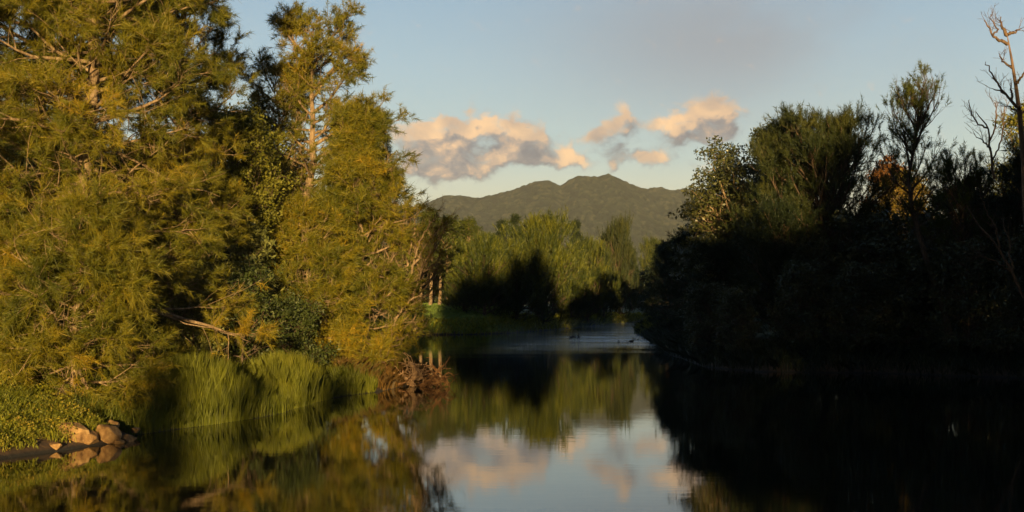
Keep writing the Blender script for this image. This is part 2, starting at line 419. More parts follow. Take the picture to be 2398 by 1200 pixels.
def lattice(x, y, cell, seed):
    """rounded crown bumps: distance to a jittered grid"""
    best = np.full(x.shape, 9.0); hh = np.zeros(x.shape)
    cx = np.floor(x / cell); cy = np.floor(y / cell)
    for i in (-1, 0, 1):
        for j in (-1, 0, 1):
            a = cx + i; b = cy + j
            h1 = np.mod(np.sin(a * 127.1 + b * 311.7 + seed) * 43758.5453, 1); h2 = np.mod(np.sin(a * 269.5 + b * 183.3 + seed) * 43758.5453, 1)
            d = np.hypot((a + h1) * cell - x, (b + h2) * cell - y) / cell
            k = d < best; best = np.where(k, d, best); hh = np.where(k, np.mod(h1 * 7.7 + h2 * 3.3, 1), hh)
    return np.sqrt(np.maximum(1 - best ** 2, 0)), hh


mxs = np.arange(-820, 1000, 3.0)
def hill(mx, nt, name, amp):
    ridge = np.interp(mx, rx, rz)
    t = np.linspace(0, 1, nt) ** .9
    XX, TT = np.meshgrid(mx, t)
    YY = YM - 1100 + TT * 1100
    prof = TT ** 1.15
    rel = fbm(XX, YY * .45, .0055, 3, 5) * 17 * np.sin(np.pi * TT) ** .8 * np.clip((.97 - TT) / .25, 0, 1)
    ZZ = ridge[None, :] * prof * (1 - .0 * TT) + rel
    c, hv = lattice(XX + 3 * np.sin(YY * .05), YY * .36, 8.5, 3.0)
    ZZ = ZZ + c * (3 + 5 * hv) * amp * (1 - .45 * np.clip((TT - .85) / .1, 0, 1)) - 5 * amp
    # the back slope closes the mountain
    t2 = np.linspace(.08, 1, 14); X2, T2 = np.meshgrid(mx, t2)
    ZB = ridge[None, :] * (1 - T2); YB = YM + T2 * 700
    XX = np.r_[XX, X2]; YY = np.r_[YY, YB]; ZZ = np.r_[ZZ, ZB]
    sc = YY / YM                                   # spreads the ridge with distance
    V = np.stack([XX * 1.0, YY, ZZ + 0 * sc], -1)
    n_, m_ = XX.shape; I = np.arange(n_ * m_).reshape(n_, m_)
    Q = np.stack([I[:-1, :-1], I[:-1, 1:], I[1:, 1:], I[1:, :-1]], -1).reshape(-1, 4)
    tint = np.r_[hv, np.full(X2.shape, .5)].ravel()
    return mesh_np(name, V.reshape(-1, 3), Q, 4, M['hill'], tint=tint, smooth=True)


hm = bpy.data.materials.new('forested_slope'); hm.use_nodes = True; N = NT(hm.node_tree); N.n.clear()
gc = N.new('ShaderNodeTexCoord').outputs['Object']
tt = N.new('ShaderNodeAttribute', attribute_name='tint').outputs['Fac']
f = N.m('ADD', N.m('MULTIPLY', tt, .72), N.m('MULTIPLY', N.rng(N.noise(N.v('MULTIPLY', gc, (1, .3, .5)), .03, 6, .7), .35, .65), .3))
col = N.ramp(f, [(0, (.002, .004, .002)), (.35, (.008, .013, .006)), (.65, (.022, .031, .016)), (1, (.068, .066, .036))])
pb = N.new('ShaderNodeBsdfPrincipled'); N.put(pb.inputs['Base Color'], col); pb.inputs['Roughness'].default_value = 1; pb.inputs['Specular IOR Level'].default_value = 0
bp = N.new('ShaderNodeBump'); bp.inputs['Strength'].default_value = 1; bp.inputs['Distance'].default_value = 7
N.put(bp.inputs['Height'], N.noise(N.v('MULTIPLY', gc, (1, .3, .6)), .12, 5, .7)); N.l.new(bp.outputs[0], pb.inputs['Normal'])
oo = N.new('ShaderNodeOutputMaterial'); N.l.new(pb.outputs[0], oo.inputs[0])
M['hill'] = hm
tag(hill(mxs, 330, 'mountains', 1.0), kind='structure')


# ------------------------------------------------------------------ trees
def gz(x, y): return float(ground(np.array([x]), np.array([y]))[0])


class Skel: pass


def skeleton(g, H, trunk=None, lean=(0, 0), r0=.25, t0=.12, nl=40, R=lambda t: 1, asym=None, e0=0., e1=1.0, up=.05, nsec=7, nter=3, wob=.12, secf=.42, clear=0.0, bare=0.0):
    """trunk + limbs + branchlets. Returns polylines in the tree's own space"""
    s = Skel(); k = 16
    if trunk is None:
        tt = np.linspace(0, 1, k)[:, None]
        tr = np.concatenate([tt * lean[0] * H, tt * lean[1] * H, tt * H], 1)
        tr[1:, :2] += np.cumsum(g.normal(size=(k - 1, 2)) * H * .006, 0)
    else: tr = resample(trunk, k)
    s.trunk = tr[None]; s.tr = (r0 * (1 - np.linspace(0, 1, k)) ** .75 + .012)[None]
    i = np.arange(nl); t = t0 + (1 - t0) * ((i + g.random(nl)) / nl) ** .9
    t = np.minimum(t, .985)
    az = i * 2.39996 + g.normal(size=nl) * .35
    P0, T0 = sample(s.trunk, np.zeros(nl, int), t)
    e = e0 + (e1 - e0) * t + g.normal(size=nl) * .14
    D = np.stack([np.cos(az) * np.cos(e), np.sin(az) * np.cos(e), np.sin(e)], 1)
    rr = np.array([R(q) for q in t]) * (.72 + .42 * g.random(nl))
    if asym is not None: rr = rr * np.array([asym(a, q) for a, q in zip(az, t)])
    L = np.maximum(rr / np.maximum(np.cos(e), .6), .25)
    s.limb = grow(P0, D, L, 9, wob, up, g); s.limbL = L
    lr = np.clip(.018 * L + .006, .01, r0 * .5)
    s.lr = lr[:, None] * (1 - np.linspace(0, 1, 9)[None]) ** .7 + .004
    # secondaries
    ns = nl * nsec; li = np.repeat(np.arange(nl), nsec); q = .18 + .8 * g.random(ns)
    P1, T1 = sample(s.limb, li, q)
    D1 = nrm(T1 * .8 + g.normal(size=(ns, 3)) * .55 + np.array([0, 0, up * 1.5]))
    L1 = L[li] * secf * (1.25 - q) * (.6 + .8 * g.random(ns)) + .15
    s.sec = grow(P1, D1, L1, 6, wob * 1.2, up, g); s.secL = L1
    s.sr = (np.clip(.013 * L1 + .003, .005, .05))[:, None] * (1 - np.linspace(0, 1, 6)[None]) ** .7 + .003
    nt_ = ns * nter; si = np.repeat(np.arange(ns), nter); q = .2 + .8 * g.random(nt_)
    P2, T2 = sample(s.sec, si, q)
    D2 = nrm(T2 * .9 + g.normal(size=(nt_, 3)) * .6 + np.array([0, 0, up * 1.5]))
    L2 = L1[si] * .5 * (.5 + g.random(nt_)) + .08
    s.ter = grow(P2, D2, L2, 4, wob, up, g)
    s.rr = np.full((nt_, 4), 1.) * (np.linspace(1, .5, 4)[None]) * np.clip(.006 + .004 * L2, .005, .02)[:, None]
    s.terL = L2; s.ter_limb = li[si]; s.si = si; s.li = li
    return s


def wood(s, root, mat, sides=9, names=('trunk', 'limbs'), thick=1.0, twigs=True, keep=1.0, extra=None, g=None):
    T = Tubes(); T.add(s.trunk, s.tr * thick, sides)
    T.build(names[0], mat, root)
    B = Tubes(); B.add(s.limb, s.lr * thick, 5); B.add(s.sec, s.sr * thick, 4)
    if twigs: B.add(s.ter, s.rr * thick, 3)
    if extra:
        for P, R in extra: B.add(P, R, 5)
    return B.build(names[1], mat, root)


def oak_crown(s, g, per, nb, bl, bw, pl, spread=.55, droop=-.12, upd=.0, mask=None, tips=True, clump=None):
    """needle sprays along the branchlets"""
    n = len(s.ter); ii = np.repeat(np.arange(n), per)
    q = .15 + .85 * g.random(len(ii)); P, T = sample(s.ter, ii, q)
    lim_t = g.random(len(s.limb))[s.ter_limb][ii]
    tint = .25 + .35 * lim_t + .4 * g.random(len(ii))
    if clump is not None:
        f = 6.283 / clump; ph = g.random(6) * 6.283
        cn = (np.sin(P[:, 0] * f + ph[0] + 1.3 * np.sin(P[:, 2] * f * .7 + ph[3])) + np.sin(P[:, 1] * f * .9 + ph[1] + 1.3 * np.sin(P[:, 0] * f * .6 + ph[4]))
              + np.sin(P[:, 2] * f * 1.25 + ph[2] + 1.3 * np.sin(P[:, 1] * f * .8 + ph[5])))
        k = g.random(len(P)) < np.clip(.74 + .5 * cn, .08, 1); P = P[k]; T = T[k]; tint = tint[k]
    if mask is not None:
        k = mask(P, g); P = P[k]; T = T[k]; tint = tint[k]
    D = nrm(T + g.normal(size=P.shape) * .45 + np.array([0, 0, upd]))
    L = pl * (.5 + g.random(len(P)))
    return plume_mesh(P, D, L, nb, bl, bw, g, spread, droop, tint)


def leafy_crown(s, g, per, rad_, size, asp=.5, flat=.7, mask=None, up=.6, shell=.5):
    n = len(s.ter); C0 = s.ter[:, -1]
    ii = np.repeat(np.arange(n), per)
    d = nrm(g.normal(size=(len(ii), 3))); r = rad_ * (shell + (1 - shell) * g.random((len(ii), 1)))
    P = C0[ii] + d * r * np.array([1, 1, flat])
    lim_t = g.random(n)[ii]
    tint = .15 + .4 * lim_t + .45 * g.random(len(ii))
    if mask is not None:
        k = mask(P, g); P = P[k]; tint = tint[k]
    return leaf_mesh(P, size, asp, g, tint, up=up)


def place(root, x, y, rz=0, sc=1, dz=-.15, z=None):
    root.location = (x, y, (gz(x, y) if z is None else z) + dz); root.rotation_euler = (0, 0, rz)
    root.scale = (sc, sc, sc) if not isinstance(sc, tuple) else sc


def copy_tree(o, parent=None):
    c = o.copy(); C.objects.link(c); c.parent = parent
    for ch in list(o.children): copy_tree(ch, c)
    return c


def oak(name, x, y, label, cat, H, seed, mat, bark, R, per=3, nb=26, bl=.28, bw=.020, pl=.5, group=None, mask=None, spread=.55, droop=-.12, upd=0., twigs=True, thick=1.0, clump=2.6, **kw):
    g = np.random.default_rng(seed)
    root = empty(name, (0, 0, 0)); tag(root, label, cat, group)
    s = skeleton(g, H, R=R, **kw)
    wood(s, root, bark, thick=thick, twigs=twigs)
    V, Fc, t = oak_crown(s, g, per, nb, bl, bw, pl, spread, droop, upd, mask, clump=clump)
    mesh_np('crown', V, Fc, 3, mat, root, tint=t)
    place(root, x, y)
    return root


def leafy(name, x, y, label, cat, H, seed, mat, bark, R, per=40, rad_=.5, size=.16, asp=.5, flat=.7, group=None, mask=None, shell=.5, thick=1.0, up_=.6, **kw):
    g = np.random.default_rng(seed)
    root = empty(name, (0, 0, 0)); tag(root, label, cat, group)
    s = skeleton(g, H, R=R, **kw)
    wood(s, root, bark, thick=thick)
    V, Fc, t = leafy_crown(s, g, per, rad_, size, asp, flat, mask, up_, shell)
    mesh_np('crown', V, Fc, 4, mat, root, tint=t)
    place(root, x, y)
    return root


def prof(*pts):
    a = np.array(pts, float)
    return lambda t: float(np.interp(t, a[:, 0], a[:, 1]))


def side(az0, amt, base=1.0):
    return lambda a, t: base + amt * math.cos(a - az0)


# ---- the tall river oaks on the near left bank
oak('river_oak', -15.4, 45.5, 'huge golden river oak with a thick pale trunk, standing above the boulders', 'tree', 23, 11, M['oak'], M['bark'],
    prof((0, 3.6), (.15, 4.8), (.4, 4.3), (.7, 3.5), (.9, 2.2), (1, .6)), per=3, nb=60, bl=.27, bw=.017, pl=.55, clump=2.0, r0=.30, t0=.035, nl=130, nsec=9, nter=4, e0=-.55, e1=.9, up=.02, secf=.45)
oak('river_oak', -20.3, 42.5, 'golden river oak cut off by the left edge of the photo', 'tree', 21, 12, M['oak'], M['bark'],
    prof((0, 3.4), (.15, 4.2), (.4, 4.2), (.8, 3.0), (1, .6)), per=3, nb=56, bl=.27, bw=.017, pl=.55, r0=.24, t0=.035, nl=84, nsec=8, nter=4, e0=-.55, e1=.9, up=.02, secf=.45)
oak('river_oak', -14.0, 51.5, 'upright river oak with tight sprays, right edge of the near clump against the sky', 'tree', 21.5, 13, M['oak'], M['bark'],
    prof((0, 2.6), (.25, 3.0), (.45, 2.3), (.7, 1.8), (1, .8)), per=3, nb=52, bl=.24, bw=.018, pl=.42, clump=2.0, r0=.22, t0=.08, nl=96, nsec=8, nter=4, e0=-.2, e1=1.1, up=.05, secf=.42, upd=.3)

oak('river_oak', -18.2, 41.3, 'low bushy golden river oak drooping over the weeds at the far left', 'tree', 4.6, 14, M['oak'], M['bark'],
    prof((0, 1.8), (.3, 2.3), (.7, 1.7), (1, .5)), per=3, nb=56, bl=.27, bw=.017, pl=.5, r0=.12, t0=.05, nl=44, nsec=7, nter=4, e0=-.4, e1=.9, up=.0, secf=.45)
oak('river_oak', -13.7, 40.2, 'low reddish gold river oak with foliage drooping right of the thick pale trunk', 'tree', 5.0, 15, M['oak'], M['bark'],
    prof((0, 1.9), (.3, 2.5), (.7, 2.0), (1, .6)), per=3, nb=56, bl=.27, bw=.017, pl=.5, r0=.12, t0=.1, nl=44, nsec=7, nter=4, e0=-.4, e1=.9, up=.0, secf=.45)

oak('river_oak', -19.0, 51.0, 'tall green gold river oak behind the two leftmost oaks', 'tree', 23, 16, M['oak'], M['bark'],
    prof((0, 3.0), (.3, 4.4), (.7, 4.2), (1, 1.5)), per=3, nb=40, bl=.28, bw=.024, pl=.5, r0=.26, t0=.12, nl=96, nsec=8, nter=4, e0=-.2, e1=.9, up=.03, secf=.45)

# ---- second group: open-topped oak, dense oak over the water, leaning oak with bare limbs
def top_mask(P, g):
    # the middle of the left side is nearly bare limbs; the top carries two loose clumps
    x, z = P[:, 0], P[:, 2]
    gap = (x < .8) & (z > 4.5) & (z < 11.2)
    gap2 = (z > 11.2) & (z < 12.4) & (x < 0)
    k = np.ones(len(P), bool)
    k &= ~(gap & (g.random(len(P)) < .72)); k &= ~(gap2 & (g.random(len(P)) < .6))
    return k


oak('river_oak', -10.3, 66, 'tallest river oak of the second clump, loose tufted top above a bare pale trunk', 'tree', 16.4, 21, M['oak'], M['bark'],
    prof((0, 1.2), (.2, 2.7), (.45, 3.8), (.6, 3.4), (.72, 2.7), (.86, 3.1), (.95, 2.3), (1, 1.0)), clump=3.4, per=3, nb=30, bl=.26, bw=.026, pl=.42, r0=.26, t0=.28, nl=46, nsec=8, nter=4, e0=.15, e1=.6, up=.035, secf=.40,
    mask=top_mask, thick=1.25, upd=.15, asym=side(-.3, .12))
oak('river_oak', -7.5, 62.5, 'dense rounded river oak right of the tallest one, hanging over the water', 'tree', 10.6, 22, M['oak'], M['bark'],
    prof((0, 2.8), (.2, 3.2), (.5, 2.8), (.75, 2.0), (1, 1.2)), clump=3.6, per=3, nb=34, bl=.28, bw=.025, pl=.48, r0=.2, t0=.05, nl=80, nsec=8, nter=4, e0=-.3, e1=1.05, up=.03, secf=.45)
oak('river_oak', -9.6, 60, 'low bushy river oak in front of the bare cream forked limbs', 'tree', 6.4, 23, M['oak'], M['bark'],
    prof((0, 2.4), (.3, 2.7), (.7, 1.8), (1, .4)), per=3, nb=30, bl=.28, bw=.025, pl=.45, r0=.15, t0=.05, nl=54, nsec=8, nter=4, e0=-.3, e1=1.0, up=.02, secf=.45)
oak('river_oak', -8.1, 67.5, 'slender greener river oak behind the dense one that hangs over the water', 'tree', 11.8, 24, M['oak_green'], M['bark'],
    prof((0, 1.5), (.5, 2.4), (.8, 2.1), (.93, 1.2), (1, .2)), per=3, nb=28, bl=.26, bw=.025, pl=.42, r0=.16, t0=.4, nl=44, nsec=7, nter=4, e0=.1, e1=.9, up=.08, secf=.42, asym=side(0, .3))


oak('river_oak', -12.3, 67.5, 'loose crowned river oak just left of the tallest one in the second clump', 'tree', 14.0, 27, M['oak'], M['bark'],
    prof((0, .8), (.4, 1.6), (.7, 1.9), (.9, 1.9), (1, 1.0)), per=2, nb=30, bl=.26, bw=.024, pl=.42, r0=.16, t0=.45, nl=34, nsec=7, nter=4, e0=.3, e1=.8, up=.06, secf=.42,
    mask=lambda P, g: g.random(len(P)) < np.where(P[:, 2] > 11, .95, .4))


def lean_mask(P, g):
    return g.random(len(P)) < np.where(P[:, 2] > 4.5, .42, .75)


lt = [(0, 0, 0), (.3, 0, 1.0), (.5, 0, 2.0), (1.1, 0, 3.2), (1.7, .1, 4.4), (2.2, .2, 5.8)]
oak('leaning_oak', -6.3, 64.5, 'small leaning oak with thin foliage at the right end of the sunlit clump', 'tree', 5.6, 25, M['oak'], M['bark'],
    prof((0, 1.0), (.3, 2.3), (.7, 2.4), (1, 1.2)), per=2, nb=26, bl=.26, bw=.024, pl=.4, r0=.15, t0=.12, nl=34, nsec=6, nter=4, e0=.1, e1=.85, up=.10, secf=.42, trunk=lt, mask=lean_mask, thick=1.3)
oak('river_oak', -12.6, 63.5, 'thin olive oak with bare reddish twigs squeezed between the two sunlit clumps', 'tree', 10.5, 26, M['oak'], M['bark'],
    prof((0, .8), (.35, 1.5), (.8, 1.6), (1, .6)), per=2, nb=26, bl=.26, bw=.024, pl=.4, r0=.14, t0=.35, nl=34, nsec=7, nter=4, e0=.3, e1=.9, up=.09, secf=.42)

# ---- broad-leaved trees behind the left bank
leafy('gum_tree', -12.5, 57.5, 'rounded yellow green broad leaved tree filling the gap between the two sunlit clumps', 'tree', 9.5, 31, M['gum'], M['bark_dark'],
      prof((0, 1.2), (.5, 1.9), (.8, 1.8), (1, .8)), per=34, rad_=.42, size=.14, r0=.18, t0=.45, nl=44, nsec=6, nter=3, e0=.1, e1=1.1, up=.06, secf=.4)
leafy('gum_tree', -14.2, 78, 'lower dull green broad leaved tree behind the bare forked limbs', 'tree', 10, 32, M['gum'], M['bark_dark'],
      prof((0, 2), (.4, 3.0), (.75, 2.8), (1, 1.0)), per=28, rad_=.5, size=.18, r0=.2, t0=.3, nl=34, nsec=6, nter=3, e0=.1, e1=1.1, up=.06, secf=.4)

# ---- prototypes for the trees standing farther off; copies share their meshes
far_oak = oak('river_oak', 4.4, 179, 'broad domed river oak, the biggest of the sunlit row across the river', 'tree', 11.2, 41, M['oak_far'], M['bark_dark'],
              prof((0, 4.6), (.2, 5.8), (.5, 5.2), (.8, 3.2), (1, .9)), clump=5.5, per=2, nb=30, bl=.5, bw=.07, pl=1.7, r0=.25, t0=.03, nl=90, nsec=8, nter=3, e0=.1, e1=1.15, up=.06, secf=.42, upd=2.0, spread=.27, twigs=False,
              group='river oaks on the far bank')
far_oak2 = oak('river_oak', -3.6, 168, 'lower rounded river oak at the left end of the row across the river', 'tree', 7.8, 42, M['oak_far'], M['bark_dark'],
               prof((0, 3.6), (.25, 4.5), (.6, 3.3), (1, .5)), clump=4.5, per=2, nb=30, bl=.5, bw=.07, pl=1.5, r0=.2, t0=.03, nl=74, nsec=8, nter=3, e0=.1, e1=1.15, up=.06, secf=.42, upd=2.0, spread=.27, twigs=False,
               group='river oaks on the far bank')
spire = oak('river_oak', -8.0, 232, 'thin dark spire shaped tree left of the domed row across the river', 'tree', 13.0, 43, M['oak_dark_shade'], M['bark_dark'],
            prof((0, 1.8), (.4, 1.5), (.8, .8), (1, .15)), per=2, nb=14, bl=.45, bw=.07, pl=.8, r0=.16, t0=.08, nl=60, nsec=5, nter=3, e0=.0, e1=1.1, up=.1, secf=.42, upd=.4, twigs=False,
            group='spire trees behind the far bank')
tall_gum = leafy('gum_tree', -12.0, 187, 'pale trunked tree at the left edge of the grassy slope with a high open crown', 'tree', 12.6, 44, M['oak_green'], M['bark'],
                 prof((0, 1.0), (.35, 2.2), (.7, 2.5), (1, 1.0)), per=12, rad_=.5, size=.42, asp=.22, r0=.28, t0=.4, nl=34, nsec=5, nter=3, e0=.05, e1=1.0, up=.05, secf=.42, up_=.2, group='pale trunked trees on the grassy slope')
dark_tree = leafy('dark_tree', -19, 214, 'dark bushy tree forming the shade behind the pale trunks on the slope', 'tree', 9.0, 45, M['oak_dark_shade'], M['bark_dark'],
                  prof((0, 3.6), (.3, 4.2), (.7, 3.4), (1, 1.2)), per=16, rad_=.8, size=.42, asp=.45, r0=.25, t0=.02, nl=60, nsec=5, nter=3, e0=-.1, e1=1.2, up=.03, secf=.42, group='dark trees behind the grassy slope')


def put(proto, x, y, rz, sc, label, group, cat='tree', dz=-.15):
    o = copy_tree(proto); o.rotation_euler = (0, 0, rz); tag(o, label, cat, group)
    place(o, x, y, rz, sc, dz); return o


GR = 'river oaks on the far bank'
put(far_oak, 12.2, 206, 1.9, (.74, .74, .9), 'river oak at the right end of the domed row across the river', GR)
put(far_oak2, .6, 171, 2.4, 1.02, 'pale topped river oak second from the grassy slope, low in the row across the river', GR)
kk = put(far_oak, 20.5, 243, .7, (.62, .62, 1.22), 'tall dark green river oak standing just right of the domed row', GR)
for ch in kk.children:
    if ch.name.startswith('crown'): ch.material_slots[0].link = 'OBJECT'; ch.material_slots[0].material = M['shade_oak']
put(far_oak2, 9.2, 199, 4.0, .9, 'short shaded river oak in front of the right end of the domed row', GR)
put(far_oak2, 16.2, 226, 1.0, (.8, .8, .85), 'small shaded river oak between the domed row and the tall dark oak', GR)
put(far_oak, 36.5, 330, 2.6, (.8, .8, 1.15), 'lone feathery tree farthest up the river, rising above the dark trees at the bend', GR)
put(far_oak2, -6.5, 172, .3, (.7, .7, .62), 'smallest bushy river oak touching the right edge of the grassy slope', GR)
for i, (px, Y, sy, lab) in enumerate([(1178, 228, 1.1, 'thin dark spire tree nearest the domed row on its left'), (1208, 236, 1.22, 'dark spire tree poking above the left shoulder of the domed row'),
                                      (1345, 238, 1.2, 'dark spire tree behind the notch at the right of the domed row'), (1415, 262, 1.12, 'slim dark spire between the domed row and the tall dark oak'),
                                      (1480, 268, .95, 'slim dark spire right of the tall dark oak at the bend'), (1560, 250, .62, 'short dark spire at the bend under the lone feathery tree')]):
    put(spire, (px - 1199) / F * Y, Y, i * 1.3, (1, 1, sy), lab, 'spire trees behind the far bank')
GT = 'pale trunked trees on the grassy slope'
for i, (px, Y, sy, lab) in enumerate([(1028, 189, .88, 'pale trunked tree second from the left on the grassy slope'), (1050, 186, .93, 'tree with the brightest straight trunk at the middle of the grassy slope'),
                                      (1066, 193, .88, 'thin pale trunked tree just right of the brightest trunk on the slope'), (1098, 188, .93, 'tree with a high pale trunk showing above the dark bushes right of the slope'),
                                      (1140, 205, .82, 'rusty topped tree with a broad crown right of the slope'), (985, 192, .8, 'pale trunked tree half hidden by the leaning oak')]):
    put(tall_gum, (px - 1199) / F * Y, Y, i * 2.1, (1, 1, sy), lab, GT)
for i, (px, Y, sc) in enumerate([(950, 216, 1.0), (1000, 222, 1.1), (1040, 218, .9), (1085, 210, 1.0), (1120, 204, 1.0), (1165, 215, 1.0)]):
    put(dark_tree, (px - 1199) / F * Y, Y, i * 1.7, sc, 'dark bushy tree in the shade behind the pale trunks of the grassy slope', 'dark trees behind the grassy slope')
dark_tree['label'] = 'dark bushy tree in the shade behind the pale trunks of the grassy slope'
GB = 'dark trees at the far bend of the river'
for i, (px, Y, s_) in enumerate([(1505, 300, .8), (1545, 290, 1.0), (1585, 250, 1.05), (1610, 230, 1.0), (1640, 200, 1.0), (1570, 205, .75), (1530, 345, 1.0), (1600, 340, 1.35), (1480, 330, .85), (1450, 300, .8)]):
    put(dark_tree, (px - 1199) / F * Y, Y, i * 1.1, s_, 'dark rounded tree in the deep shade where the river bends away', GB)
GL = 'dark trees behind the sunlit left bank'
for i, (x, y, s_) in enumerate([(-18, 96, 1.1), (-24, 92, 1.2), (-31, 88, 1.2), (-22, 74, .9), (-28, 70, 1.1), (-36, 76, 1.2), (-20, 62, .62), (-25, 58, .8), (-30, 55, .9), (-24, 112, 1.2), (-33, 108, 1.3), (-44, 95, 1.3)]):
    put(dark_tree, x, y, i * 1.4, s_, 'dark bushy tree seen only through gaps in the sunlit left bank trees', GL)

# ---- right bank
leafy('fig_tree', 16.3, 92, 'massive broad leaved fig tree at the left end of the right bank trees', 'tree', 9.0, 51, M['fig'], M['bark'],
      prof((0, 3.0), (.2, 4.6), (.55, 4.9), (.85, 4.0), (1, 2.2)), per=34, rad_=.55, size=.24, asp=.5, flat=.6, r0=.5, t0=.12, nl=60, nsec=6, nter=3, e0=-.05, e1=1.1, up=.03, secf=.42, shell=.75)
leafy('fig_tree', 21.2, 101, 'taller fig tree with a rounded crown showing above and behind the front one', 'tree', 14.2, 52, M['fig'], M['bark'],
      prof((0, 2.5), (.3, 3.8), (.7, 3.9), (1, 1.4)), per=34, rad_=.55, size=.25, asp=.5, flat=.6, r0=.5, t0=.15, nl=40, nsec=6, nter=3, e0=0, e1=1.1, up=.03, secf=.42, shell=.75)
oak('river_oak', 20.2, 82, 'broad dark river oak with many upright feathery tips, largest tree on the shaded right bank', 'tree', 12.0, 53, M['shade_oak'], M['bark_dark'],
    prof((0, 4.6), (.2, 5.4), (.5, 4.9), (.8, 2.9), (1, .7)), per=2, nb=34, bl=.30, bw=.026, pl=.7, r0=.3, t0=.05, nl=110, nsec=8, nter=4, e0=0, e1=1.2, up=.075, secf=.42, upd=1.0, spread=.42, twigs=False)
oak('river_oak', 16.9, 80, 'smaller dark river oak with feathery tips in front of the figs', 'tree', 6.8, 54, M['oak_dark_shade'], M['bark_dark'],
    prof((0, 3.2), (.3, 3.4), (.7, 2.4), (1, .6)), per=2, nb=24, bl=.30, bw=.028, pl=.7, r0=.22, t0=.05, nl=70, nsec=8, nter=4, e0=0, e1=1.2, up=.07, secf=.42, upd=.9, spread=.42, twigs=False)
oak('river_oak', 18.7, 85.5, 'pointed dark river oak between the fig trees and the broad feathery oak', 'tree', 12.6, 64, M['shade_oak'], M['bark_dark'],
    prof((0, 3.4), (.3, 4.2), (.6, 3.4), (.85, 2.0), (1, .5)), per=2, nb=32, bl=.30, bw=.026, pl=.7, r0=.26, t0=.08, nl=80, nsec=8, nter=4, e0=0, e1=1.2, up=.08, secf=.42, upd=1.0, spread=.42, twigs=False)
leafy('rusty_tree', 35.5, 121, 'rust coloured leafy tree glowing behind the feathery dark oak', 'tree', 13.6, 55, M['rust'], M['bark'],
      prof((0, 1.6), (.5, 2.5), (.8, 2.2), (1, .8)), per=26, rad_=.5, size=.26, r0=.22, t0=.3, nl=36, nsec=6, nter=3, e0=.1, e1=1.1, up=.05, secf=.42)
leafy('golden_tree', 34.6, 112, 'golden green leafy tree lit through the gap between the dark oaks on the right bank', 'tree', 11.5, 56, M['autumn'], M['bark'],
      prof((0, 2.0), (.4, 3.0), (.8, 2.2), (1, .8)), per=26, rad_=.5, size=.24, r0=.22, t0=.15, nl=40, nsec=6, nter=3, e0=0, e1=1.1, up=.04, secf=.42)
def sparse(P, g): return g.random(len(P)) < np.where(P[:, 2] > 9.0, .85, .6)


qt = [(.8, 0, 0), (.3, 0, 2.5), (-.6, 0, 5.0), (-1.5, 0, 8.2), (-1.7, 0, 10), (-1.3, 0, 12), (-1.0, 0, 13.6)]
oak('open_oak', 24.3, 73, 'slim dark oak with a leaning trunk and see-through feathery crown against the sky', 'tree', 13.4, 57, M['oak_green'], M['bark_dark'],
    prof((0, .6), (.4, 1.4), (.6, 2.4), (.78, 2.1), (.9, 1.9), (1, 1.2)), per=2, nb=26, bl=.20, bw=.024, pl=.40, r0=.22, t0=.42, nl=34, nsec=7, nter=4, e0=.2, e1=1.0, up=.14, secf=.42, upd=1.2, spread=.5, trunk=qt, mask=sparse, thick=1.0)
oak('open_oak', 26.3, 74, 'lower thin crowned dark oak filling the space between the slim oak and the dead tree', 'tree', 9.6, 58, M['oak_green'], M['bark_dark'],
    prof((0, 1.5), (.5, 2.6), (.8, 2.0), (1, .8)), per=2, nb=26, bl=.22, bw=.026, pl=.45, r0=.18, t0=.3, nl=40, nsec=7, nter=4, e0=.2, e1=1.1, up=.14, secf=.42, upd=1.1, spread=.5, mask=sparse)
oak('river_oak', 29.2, 73, 'solid dark oak under the dead tree at the right edge of the photo', 'tree', 9.6, 59, M['oak_dark_shade'], M['bark_dark'],
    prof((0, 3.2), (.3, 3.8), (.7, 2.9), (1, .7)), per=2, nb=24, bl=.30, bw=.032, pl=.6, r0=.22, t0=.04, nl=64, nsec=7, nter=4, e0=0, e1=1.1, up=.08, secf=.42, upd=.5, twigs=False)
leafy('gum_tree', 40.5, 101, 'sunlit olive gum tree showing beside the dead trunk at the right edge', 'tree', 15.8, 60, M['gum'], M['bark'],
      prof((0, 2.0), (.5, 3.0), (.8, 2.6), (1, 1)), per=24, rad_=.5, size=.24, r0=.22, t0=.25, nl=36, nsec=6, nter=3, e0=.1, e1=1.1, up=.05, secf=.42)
big_dark = oak('river_oak', 15.6, 107, 'dark river oak leaning over the water at the tip of the right bank', 'tree', 8.0, 61, M['oak_dark_shade'], M['bark_dark'],
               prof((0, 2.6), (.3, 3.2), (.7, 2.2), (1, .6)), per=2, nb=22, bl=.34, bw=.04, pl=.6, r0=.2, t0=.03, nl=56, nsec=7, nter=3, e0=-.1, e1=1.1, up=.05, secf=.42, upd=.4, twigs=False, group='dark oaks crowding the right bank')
GD = 'dark oaks crowding the right bank'
put(big_dark, 17.2, 133, 1.0, 1.0, 'dark river oak second back along the water beyond the right bank tip', GD)
put(big_dark, 20.0, 160, 2.0, 1.15, 'dark river oak where the right bank meets the bright shallows', GD)
put(big_dark, 23.0, 190, 3.0, 1.2, 'farthest dark river oak on the right bank before the bend', GD)
put(big_dark, 14.2, 88, 4.0, .8, 'low dark oak under the front fig tree, touching the water', GD)
put(big_dark, 20.5, 116, 4.4, 1.3, 'dark river oak inland behind the tip of the right bank', GD)
for i, (x, y, s_) in enumerate([(25.5, 84, .5), (29, 88, .45), (24.5, 92, .9), (33, 84, 1.0), (24, 76, .6), (31, 95, .45), (27, 104, 1.0), (28, 80, 1.05), (33.5, 76, 1.1), (37, 88, 1.2)]):
    put(big_dark, x, y, i * 1.9 + .4, s_, 'dark river oak lost in the deep shade low on the right bank', 'shaded oaks low on the right bank')
